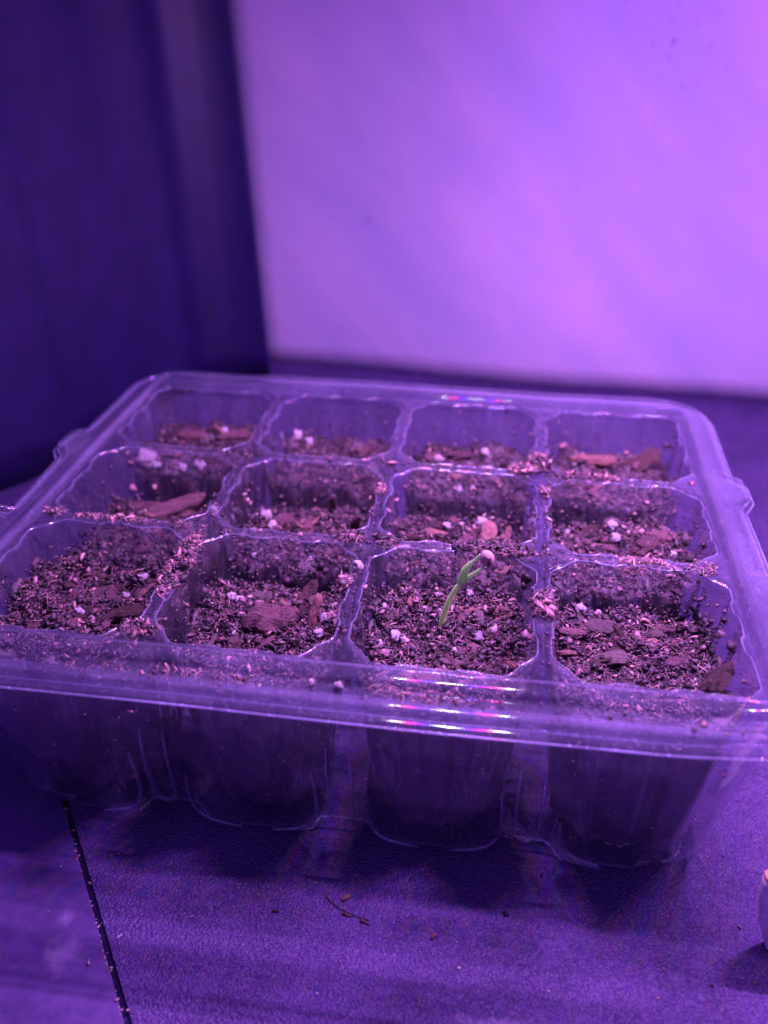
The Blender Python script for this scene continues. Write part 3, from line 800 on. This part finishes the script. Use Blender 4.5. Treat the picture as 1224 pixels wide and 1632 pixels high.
# ------------------------------------------------------------------ perlite
import bmesh
def perlite_mesh(seed):
    bm = bmesh.new(); bmesh.ops.create_icosphere(bm, subdivisions=3, radius=1)
    for v in bm.verts:
        p = v.co.normalized()
        d = 1 + .55 * noise.noise(p * 1.5 + Vector((seed * 3.1, 0, 0))) + .26 * noise.noise(p * 3.5 + Vector((0, seed * 2., 0))) - .10 * max(0, noise.noise(p * 5 + Vector((0, 0, seed))))
        v.co = p * d
    me = bpy.data.meshes.new('perlite_grain'); bm.to_mesh(me); bm.free()
    me.polygons.foreach_set('use_smooth', [True] * len(me.polygons)); me.materials.append(M['perlite']); return me
PM = [perlite_mesh(i) for i in range(6)]
PER = [(0.65,0.62,0.083,0.057,-30),(0.70,0.76,0.062,0.042,30),(0.45,0.42,0.056,0.034,0),(1.25,0.70,0.046,0.044,0),(1.30,0.69,0.059,0.044,0),(1.82,0.61,0.071,0.057,0),(1.80,0.45,0.059,0.042,-20),(1.66,0.21,0.040,0.027,0),
(2.41,0.86,0.063,0.037,0),(2.23,0.43,0.045,0.058,0),(2.28,0.42,0.041,0.038,0),(2.15,0.39,0.044,0.041,0),(2.14,0.66,0.042,0.039,0),(2.60,0.86,0.037,0.048,0),(2.75,0.56,0.052,0.070,0),(2.67,0.52,0.055,0.045,0),(2.84,0.28,0.037,0.030,0),(2.47,0.80,0.026,0.033,0),(2.44,0.76,0.036,0.029,0),(2.50,0.57,0.031,0.035,0),(2.84,0.56,0.038,0.028,0),(2.36,.70,.03,.02,0),(2.55,.35,.03,.025,0),
(3.21,0.75,0.029,0.029,0),(3.33,0.85,0.030,0.030,0),(3.23,0.84,0.052,0.044,0),(3.43,0.25,0.030,0.030,0),(3.5,.8,.02,.02,0),
(0.56,2.25,0.095,0.071,-30),(0.44,2.22,0.071,0.043,-20),(0.26,2.22,0.067,0.043,0),(0.16,2.26,0.154,0.116,0),(0.80,1.80,0.070,0.053,0),(1.20,1.68,0.072,0.063,0),(1.26,1.60,0.059,0.054,0),(1.16,1.50,0.042,0.033,0),(1.33,1.78,0.051,0.034,0),
(2.41,1.72,0.054,0.041,0),(2.63,1.80,0.062,0.055,0),(2.45,2.22,0.045,0.07,20),(2.16,1.50,0.036,0.032,0),(3.48,1.83,0.061,0.056,0),(3.49,1.70,0.055,0.059,0),(3.83,1.55,0.037,0.033,0),
(1.16,2.83,0.069,0.059,0),(1.25,2.82,0.054,0.049,0),(0.58,2.83,0.060,0.050,0),(2.61,2.82,0.049,0.054,0),(2.27,2.60,0.065,0.042,0),(2.64,2.68,0.042,0.042,0),(2.83,2.70,0.047,0.038,0),(2.16,2.66,0.038,0.033,0)]
special = {0: 'large oval perlite grain beside the orange splinter in the leftmost front cell', 31: 'biggest white perlite lump, behind the wall of the leftmost middle cell', 5: 'pitted white perlite grain right of the upright tan splinter', 14: 'pinkish oval perlite grain right of the seedling'}
def place_per(x, y, L, w, a, lab, grp, dz=0.):
    o = obj('perlite_grain', PM[rnd.randrange(6)], None)
    x, y = clampxy(x, y, .02)
    o.scale = (L / 2 * U, w / 2 * U * 1.1, w / 2 * U)
    o.location = W((x, y, rest_z(x, y) + w * .42 + dz)); o.rotation_euler = (rnd.uniform(-.4, .4), rnd.uniform(-.4, .4), math.radians(a + rnd.uniform(-15, 15)))
    return tag(o, lab, 'perlite grain', grp)
for i, (x, y, L, w, a) in enumerate(PER):
    c, r = cell_at(x, y)
    _po = place_per(x, y, L * 1.12, w * 1.12, a, special.get(i, f"white perlite grain on the soil of the {cname(c, r)}"), f"perlite grains in the {cname(c, r)}", .006)
    if i in special: _po['special'] = 1
for r in range(3):
    for c in range(4):
        for q_ in range([3, 2, 1][r]):
            x, y = c + .5 + rnd.uniform(-.33, .33), r + .5 + rnd.uniform(-.33, .33); s = rnd.uniform(.016, .034)
            place_per(x, y, s * 1.2, s, rnd.uniform(0, 180), f"white perlite grain on the soil of the {cname(c, r)}", f"perlite grains in the {cname(c, r)}")

def whereabouts(x, y):
    c, r = cell_at(x, y); u, v = (x - c - .5) / .36, (y - r - .5) / .36
    a = 'left' if u < -.33 else 'right' if u > .33 else ''
    b = 'rear' if v > .33 else 'front' if v < -.33 else ''
    return (f"in the {b} {a} corner" if a and b else f"near the {b} wall" if b else f"by the {a} side" if a else "at the centre") + f" of the {cname(c, r)}"
def relabel(kind, words_of):
    for o in [o for o in COL.objects if o.name.split('.')[0] == kind and o.get('group')]:
        if o.get('special'): del o['special']; continue
        p = o.location; o['label'] = f"{words_of(o)} {whereabouts(p.x / U, p.y / U)}"
    _seen = {}
    for o in [o for o in COL.objects if o.name.split('.')[0] == kind and o.get('group')]: _seen.setdefault(o['label'], []).append(o)
    for L_, os_ in _seen.items():
        if len(os_) == 3:
            for o, w_ in zip(sorted(os_, key=lambda o: o.location.x), ('left', 'middle', 'right')): o['label'] = w_ + ' ' + L_
        elif len(os_) == 2:
            a, b = sorted(os_, key=lambda o: o.location.x)
            if b.location.x - a.location.x > .05 * U: a['label'] = 'left ' + L_; b['label'] = 'right ' + L_
            else:
                a, b = sorted(os_, key=lambda o: o.location.y); a['label'] = 'nearer ' + L_; b['label'] = 'farther ' + L_
relabel('bark_flake', lambda o: {'d': 'dark', 'o': 'orange', 'p': 'red-brown', 'g': 'grey'}[o.data.materials[0]['tone_word']] + ' ' + ('larger' if o.dimensions.x > .11 * U else 'tiny') + ' bark flake')
relabel('perlite_grain', lambda o: ('tiny' if o.scale.x < .015 * U else 'small' if o.scale.x < .024 * U else 'sizeable') + ' white perlite grain')

# grains and clumps resting on the plastic itself
def on_plastic(x, y, L, w, lab):
    o = obj('perlite_grain', PM[rnd.randrange(6)], None); o.scale = (L / 2 * U, w / 2 * U, w / 2 * U)
    o.location = W((x, y, w * .4 + .004)); o.rotation_euler = (0, 0, rnd.uniform(0, 3)); tag(o, lab, 'perlite grain')
on_plastic(1.985, .70, .055, .062, 'white perlite grain resting on the divider left of the seedling cell')
on_plastic(1.93, -.28, .035, .03, 'left one of two white grains lying on the front rim')
on_plastic(2.06, -.29, .035, .04, 'right one of two white grains lying on the front rim')

def clump(x, y, z, rx, ry, n, hgt, lab, tone=(2., 2.), size=.010, dark=False):
    n = int(n * 1.7); size *= .75
    a = rg.uniform(0, 2 * np.pi, n); d = np.sqrt(rg.random(n)); px, py = x + rx * d * np.cos(a), y + ry * d * np.sin(a)
    S0 = np.exp(rg.normal(math.log(size), .5, n)).clip(.003, .03)
    pz = z + hgt * (1 - d ** 2) * rg.random(n) + S0 * .3
    S = np.stack([S0 * np.exp(rg.normal(.3, .4, n)).clip(.8, 3), S0 * rg.uniform(.5, 1.1, n), S0 * rg.uniform(.2, .8, n)], 1)
    parts = [granules(np.c_[px, py, pz], S, .7, rg.beta(*tone, n))]
    nf = n // 5
    if nf: parts.append(fibres(np.c_[px[:nf], py[:nf], pz[:nf] + .004], rg.uniform(.03, .09, nf), rg.uniform(.001, .0024, nf)))
    V, F, T_ = join(parts)
    o = obj('soil_clump', toned('soil_clump', V, F, T_, M['soil']), None); tag(o, lab, 'soil clump', 'soil spilled on the tray dividers', 'stuff')
clump(1.0, .62, .0, .07, .33, 620, .05, 'pale crumbs heaped over the divider between the two left front cells', (2.0, 2.3))
clump(.99, .02, .0, .10, .07, 120, .02, 'crumbs at the front end of the left divider', (2.0, 2.3))
clump(3.0, .50, .01, .06, .10, 220, .045, 'brown soil clump on the divider right of the seedling cell', (2.2, 2.4))
clump(2.985, 2.13, .01, .07, .09, 170, .07, 'brown soil heap where the third divider meets the back row', (2.5, 2.2), .013)
clump(2.87, 2.02, .01, .09, .05, 150, .03, 'brown soil patch left of the heap at the back-row crossing', (2.5, 2.2), .012)
clump(3.3, 2.00, .0, .22, .03, 130, .02, 'thin line of soil along the divider of the rightmost back cell', (2.6, 2.2))
clump(2.72, 1.0, .01, .24, .06, 420, .035, 'dark damp soil clump on the divider behind the seedling', (1.3, 4.5), .010)
clump(1.93, .55, .01, .035, .06, 90, .03, 'tan soil clump on the divider left of the seedling cell', (2.6, 2.2), .008)
clump(1.92, .25, .005, .02, .03, 30, .012, 'small tan crumbs low on the divider left of the seedling cell', (2.6, 2.2), .007)
clump(.86, 1.02, .0, .07, .05, 80, .008, 'reddish brown stain of fine soil at the left divider crossing', (1.6, 3), .007)
clump(.42, 1.03, .0, .26, .025, 160, .012, 'tan crumbs along the divider behind the leftmost front cell', (2.6, 2.1), .008)
clump(.05, 1.06, .0, .07, .05, 70, .015, 'tan crumbs where the left divider meets the left rim', (2.6, 2.1), .008)
clump(1.88, 1.03, .005, .08, .06, 90, .01, 'dark wet crumbs at the divider crossing left of the seedling', (1.6, 3), .009)
clump(2.10, 1.02, .005, .06, .06, 60, .01, 'dark crumbs right of the crossing behind the seedling cell', (1.4, 3.5), .010)
clump(3.55, 1.0, .005, .13, .03, 110, .01, 'brown crumbs along the divider of the rightmost middle cell', (2.6, 2), .008)
clump(3.88, .97, .005, .08, .08, 60, .008, 'crumbs where the divider meets the right rim', (2.6, 2), .007)
clump(3.02, 1.72, .005, .022, .07, 60, .02, 'brown crumbs on the third divider in the middle row', (2.2, 2.4), .009)
clump(1.98, 1.62, .005, .03, .07, 50, .012, 'brown crumbs on the second divider in the middle row', (3, 2), .007)
clump(2.45, -.28, .0, .28, .05, 70, .01, 'reddish crumbs on the front rim below the seedling', (2.6, 2.2), .007)
clump(1.2, -.30, .0, .5, .05, 90, .008, 'tan crumbs on the left half of the front rim', (2.6, 2.2), .006)

# fine specks stuck everywhere on the clear sheets
def specks():
    P, S = [], []
    for _ in range(900):     # dividers and rim flats
        k = rnd.random()
        if k < .35: x, y = rnd.choice((1, 2, 3)) + rnd.gauss(0, .025), rnd.uniform(0, 3)
        elif k < .7: x, y = rnd.uniform(0, 4), rnd.choice((1, 2)) + rnd.gauss(0, .03)
        elif k < .85: x, y = rnd.uniform(0, 4), rnd.uniform(-.36, -.26)
        else:
            i, j = rnd.choice((1, 2, 3)), rnd.choice((1, 2)); x, y = i + rnd.gauss(0, .09), j + rnd.gauss(0, .07)
            if abs(x - i) + abs(y - j) > .2: continue
        s = math.exp(rnd.gauss(math.log(.0055), .5)); P.append((x, y, .006 + s * .3)); S.append((s * rnd.uniform(.8, 2), s, s * .5))
    for _ in range(2400):    # walls of the cells above the soil
        c, r = rnd.randrange(4), rnd.choice((0, 0, 0, 1, 1, 2)); z = LV[(c, r)] * rnd.random() ** .6; t = (z + .026) / (-DEPTH + .026); t = max(t, 0)
        i = rnd.randrange(NC)
        k = stretch(c, r, contour(NC, (.016 + .036 * math.sin(min(t * 3.2, 1) * 1.57)) * (1 - .5 * t), A - .105 * t, CH + .05 * t, c * 7 + r * 3)[i:i + 1], t)[0] * .985
        if (c, r) == (3, 0) and k[0] > .1 and rnd.random() < .2: pass
        s = math.exp(rnd.gauss(math.log(.0065), .55)); P.append((c + .5 + k[0], r + .5 + k[1], z)); S.append((s * rnd.uniform(.7, 1.5), s, s))
    # the spatter of dark crumbs in the rear right corner of the rightmost front cell
    n_sp = len(P)
    for _ in range(150):
        t = rnd.random() ** .7; z = -.05 - .25 * t
        if rnd.random() < .5: x, y = 3.5 + .415 - .02 * t - abs(rnd.gauss(0, .015)), .5 + rnd.uniform(.0, .3)
        else: x, y = 3.5 + rnd.uniform(.2, .40), .5 + .40 - (abs(rnd.gauss(0, .01)))
        s = math.exp(rnd.gauss(math.log(.0085), .5)); P.append((x, y, z)); S.append((s * rnd.uniform(.5, 1.8), s * rnd.uniform(.5, 1.2), s * rnd.uniform(.5, 1.4)))
    for _ in range(420):     # dust caught between pots and outer tray, front face
        x = rnd.uniform(.2, 3.95); z = rnd.uniform(-1.25, -.3); t = (-z - .1) / 1.3
        s = math.exp(rnd.gauss(math.log(.004), .5)); P.append((x, -.10 + .16 * t + rnd.uniform(0, .02), z)); S.append((s * 2, s * .7, s))
    P, S = np.array(P), np.array(S)
    tn = rg.beta(1.8, 3.2, len(P)); tn[n_sp:n_sp + 150] *= .45
    V, F, T_ = granules(P, S, .8, tn)
    o = obj('soil_specks', toned('soil_specks', V, F, T_, M['soil']), None)
    tag(o, 'fine brown soil specks stuck to the clear plastic of the tray', 'soil specks', None, 'stuff')
specks()
# crumbs and dust on the table
def table_specks():
    P, S, T_ = [], [], []
    for _ in range(190):
        x, y = rnd.uniform(-.2, 5.6), rnd.uniform(-1.2, 2.2)
        if -.1 < x < 4.05 and y > -.02: continue
        s = math.exp(rnd.gauss(math.log(.0042), .5)); P.append((x, y, Z0 + s * .5 + .003)); S.append((s * rnd.uniform(1, 2.6), s, s * .5)); T_.append(rnd.choice((.1, .3, .7, .95, 1., 1.)))
    for _ in range(120):     # chips of dust along the groove
        t = rnd.uniform(-1, 1.5); o_ = -half - .004 + rnd.gauss(0, .006); p = gA + gd * t + gn * o_
        s = math.exp(rnd.gauss(math.log(.0028), .5)); P.append((p[0], p[1], Z0 + s * .3)); S.append((s * 2, s, s * .5)); T_.append(rnd.uniform(.8, 1))
    for _ in range(8):
        t = rnd.uniform(-1, 1.5); p = gA + gd * t + gn * rnd.uniform(-half, half) * .8
        s = math.exp(rnd.gauss(math.log(.005), .5)); P.append((p[0], p[1], Z0 - .013)); S.append((s * 2, s, s * .6)); T_.append(rnd.uniform(.5, 1))
    V, F, T_ = granules(np.array(P), np.array(S), .25, np.array(T_))
    o = obj('table_crumbs', toned('table_crumbs', V, F, T_, M['soil']), None)
    tag(o, 'tiny crumbs and dust scattered on the black tabletop', 'crumbs', None, 'stuff')
table_specks()
for i, (x, y, L, w, a, lab) in enumerate([(2.08, -.34, .055, .022, 40, 'orange bark crumb on the table in front of the tray'), (2.10, -.44, .05, .012, -10, 'reddish sliver near the curved hair on the table'), (2.20, -.47, .055, .012, -15, 'reddish sliver at the end of the curved hair'), (1.73, -.47, .035, .014, 20, 'dark red bark crumb left of the curved hair on the table'), (2.56, -.50, .04, .018, 60, 'pinkish bark crumb on the table below the middle of the tray'), (.35, .02, .035, .018, 10, 'orange crumb at the rear end of the groove'), (1.12, -.82, .03, .014, 50, 'tan crumb lying in the groove'), (3.22, -.88, .03, .015, 20, 'brown crumb near the front of the table'), (.98, -.73, .035, .009, 60, 'thin white sliver on the smooth panel')]):
    o = obj('bark_crumb', chip_mesh('bark_crumb', L, w, .014, 900 + i, M['perlite' if 'white' in lab else 'bark_o'] if i not in (3, 7) else M['bark_d']), None)
    o.location = W((x, y, Z0 + .009 if i != 6 else Z0 - .008)); o.rotation_euler = (.1, .1, math.radians(a)); tag(o, lab, 'crumb')
R = tube([W((1.96, -.33, Z0 + .004)), W((2.0, -.37, Z0 + .007)), W((2.06, -.41, Z0 + .005)), W((2.14, -.44, Z0 + .008)), W((2.22, -.455, Z0 + .004))], .0022 * U, 6)
V, F = rings(R); tag(obj('hair_strand', mesh('hair_strand', V, F, True, True), M['bark_d']), 'fine curved dark hair lying on the table in front of the tray', 'hair')

# ------------------------------------------------------------------ water droplets on the insert
def droplets():
    VV, FF, o_ = [], [], 0
    def dome(c, r, nrm, k=.45):
        nonlocal o_
        nv = Vector(nrm).normalized(); a = nv.orthogonal().normalized(); b = nv.cross(a); R = []
        el = rnd.uniform(.8, 1.25)
        for q_ in range(5):
            th = q_ / 4 * math.pi / 2
            R.append(np.array([Vector(c) + (a * math.cos(2 * math.pi * m / 12) * el + b * math.sin(2 * math.pi * m / 12)) * r * math.cos(th) + nv * r * k * math.sin(th) for m in range(12)]))
        V, F = rings(R); VV.append(V); FF.append(F + o_); o_ += len(V)
    for (x, y, r) in [(2.0, .99, .035), (1.92, .93, .030), (2.07, 1.06, .02), (3.06, .97, .03), (2.97, .9, .028), (3.1, 1.04, .026), (3.0, 1.3, .03), (3.01, 1.22, .018), (.95, 1.06, .02), (.9, .98, .025), (1.99, 1.35, .03), (1.99, 1.27, .022), (3.04, 2.0, .018), (1.97, 2.02, .015), (.02, .9, .03), (2.01, .8, .018), (3.0, .75, .02)]:
        dome((x, y, .008), r, (0, 0, 1))
    for _ in range(190):
        c, r = rnd.randrange(4), rnd.randrange(3); z = -rnd.uniform(.04, .26); t = max((z + .026) / (-DEPTH + .026), 0)
        i = rnd.randrange(NC); k = stretch(c, r, contour(NC, .03, A - .105 * t, CH + .05 * t, c * 7 + r * 3), t)
        p = k[i] * .992; d = k[(i + 1) % NC] - k[i - 1]; nrm = (-d[1], d[0], .08)
        if nrm[0] * p[0] + nrm[1] * p[1] > 0: nrm = (d[1], -d[0], .08)
        dome((c + .5 + p[0], r + .5 + p[1], z), rnd.uniform(.006, .017), nrm)
    V, F = np.concatenate(VV), np.concatenate(FF)
    tag(obj('water_droplets', mesh('water_droplets', V, F), M['water']), 'water droplets clinging to the dividers and cell walls', 'water', None, 'stuff')
droplets()

# ------------------------------------------------------------------ seedling
sg = empty('seedling', 'single sprouted green seedling bending over with its seed coat still on', 'seedling')
sy = .60
zs = rest_z(2.46, sy)
def smooth_path(P, n=26):
    P = [Vector(p) for p in P]; out = []
    for i in range(len(P) - 1):
        p0, p1, p2, p3 = P[max(i - 1, 0)], P[i], P[i + 1], P[min(i + 2, len(P) - 1)]
        m = max(2, n // (len(P) - 1))
        for k in range(m):
            t = k / m; out.append(.5 * ((2 * p1) + (p2 - p0) * t + (2 * p0 - 5 * p1 + 4 * p2 - p3) * t * t + (3 * p1 - p0 - 3 * p2 + p3) * t ** 3))
    out.append(P[-1]); return out
sp = smooth_path([(2.457, sy + .01, zs - .05), (2.463, sy, -.285), (2.472, sy, -.20), (2.50, sy, -.092), (2.535, sy, -.005), (2.565, sy, .04)], 30)
R = tube([W(p) for p in sp], 00.0186 * U, 14, [1.05 - .28 * i / (len(sp) - 1) for i in range(len(sp))])
V, F = rings(R); obj('stem', mesh('stem', V, F, True, True), M['stem'], sg)
def leaf(P, wid, name, fold=.4):
    """thick boat-shaped cotyledon along a path"""
    P = smooth_path(P, 18); R = []
    for i, p in enumerate(P):
        t = i / (len(P) - 1); tg = (P[min(i + 1, len(P) - 1)] - P[max(i - 1, 0)]).normalized()
        side = tg.cross(Vector((0, 1, .3))).normalized(); nb = side.cross(tg).normalized()
        w = wid * (.35 + .65 * math.sin(min(1, t * 1.15 + .12) * math.pi) ** .7)
        ring = []
        for k in range(12):
            a = 2 * math.pi * k / 12; ring.append(W(p + side * math.cos(a) * w + nb * (math.sin(a) * w * .42 + fold * w * math.cos(a) ** 2)))
        R.append(np.array(ring))
    V, F = rings(R); n = len(V); V = np.concatenate([V, [R[0].mean(0), R[-1].mean(0)]])
    F = F.tolist() + [[n, (k + 1) % 12, k] for k in range(12)] + [[n + 1, n - 12 + k, n - 12 + (k + 1) % 12] for k in range(12)]
    return obj(name, mesh(name, V, F, True, True), M['leaf'], sg)
leaf([(2.552, sy, .010), (2.562, sy - .005, .055), (2.582, sy - .008, .125), (2.618, sy - .008, .180), (2.655, sy - .004, .225)], .0235, 'cotyledon')
leaf([(2.560, sy, .018), (2.592, sy + .004, .062), (2.630, sy + .004, .098), (2.662, sy, .135), (2.682, sy, .172)], .0150, 'cotyledon')
bm = bmesh.new(); bmesh.ops.create_icosphere(bm, subdivisions=4, radius=1)
for v in bm.verts:
    p = v.co.copy(); v.co = p * (1 + .06 * noise.noise(p * 2.5)); v.co.x *= .037 * U; v.co.y *= .032 * U; v.co.z *= .053 * U
me = bpy.data.meshes.new('seed_coat'); bm.to_mesh(me); bm.free(); me.polygons.foreach_set('use_smooth', [True] * len(me.polygons))
me.materials.append(M['coat']); me.materials.append(M['coat_d'])
for p in me.polygons:
    c = p.center / U; band = c.x * .9 - c.z * .35
    if -.006 < band < .012 and c.z < .02: p.material_index = 1
sc_o = obj('seed_coat', me, None, sg); sc_o.location = W((2.690, sy - .004, .205)); sc_o.rotation_euler = (.1, -.35, .2)

# ------------------------------------------------------------------ white tag at the right edge
tagb = empty('plant_tag', 'white tapered plastic plant tag with tan top edge, right of the tray', 'plant tag')
def slab(z0, z1, n=14, m=12):
    R = []
    for j in range(n + 1):
        t = j / n; z = z0 + (z1 - z0) * t; zz = (z - 0) / .56
        hw = .58 - .12 * (1 - zz) ** 1.6 + .012 * math.sin(zz * 3.1); th = .045
        ring = []
        for k in range(m * 4):
            a = 2 * math.pi * k / (m * 4); c_, s_ = math.cos(a), math.sin(a)
            e = 2 / 5.
            ring.append((math.copysign(abs(c_) ** e, c_) * hw, math.copysign(abs(s_) ** e, s_) * th + .10 * (zz - .5) * -.4, z))
        R.append(np.array(ring))
    for k in (.7, .3, .02):
        q_ = R[-1].copy(); c0 = q_.mean(0); q_ = (q_ - c0) * k + c0; R.append(q_)
    V, F = rings(R); V[:, 0] += 4.685; V[:, 1] -= .33; V[:, 2] += Z0 + .004; return V, F
V, F = slab(0, .535); obj('tag_board', mesh('tag_board', V, F), M['cup'], tagb)
V, F = slab(.536, .56, 4); obj('tag_edge', mesh('tag_edge', V, F), M['cuprim'], tagb)
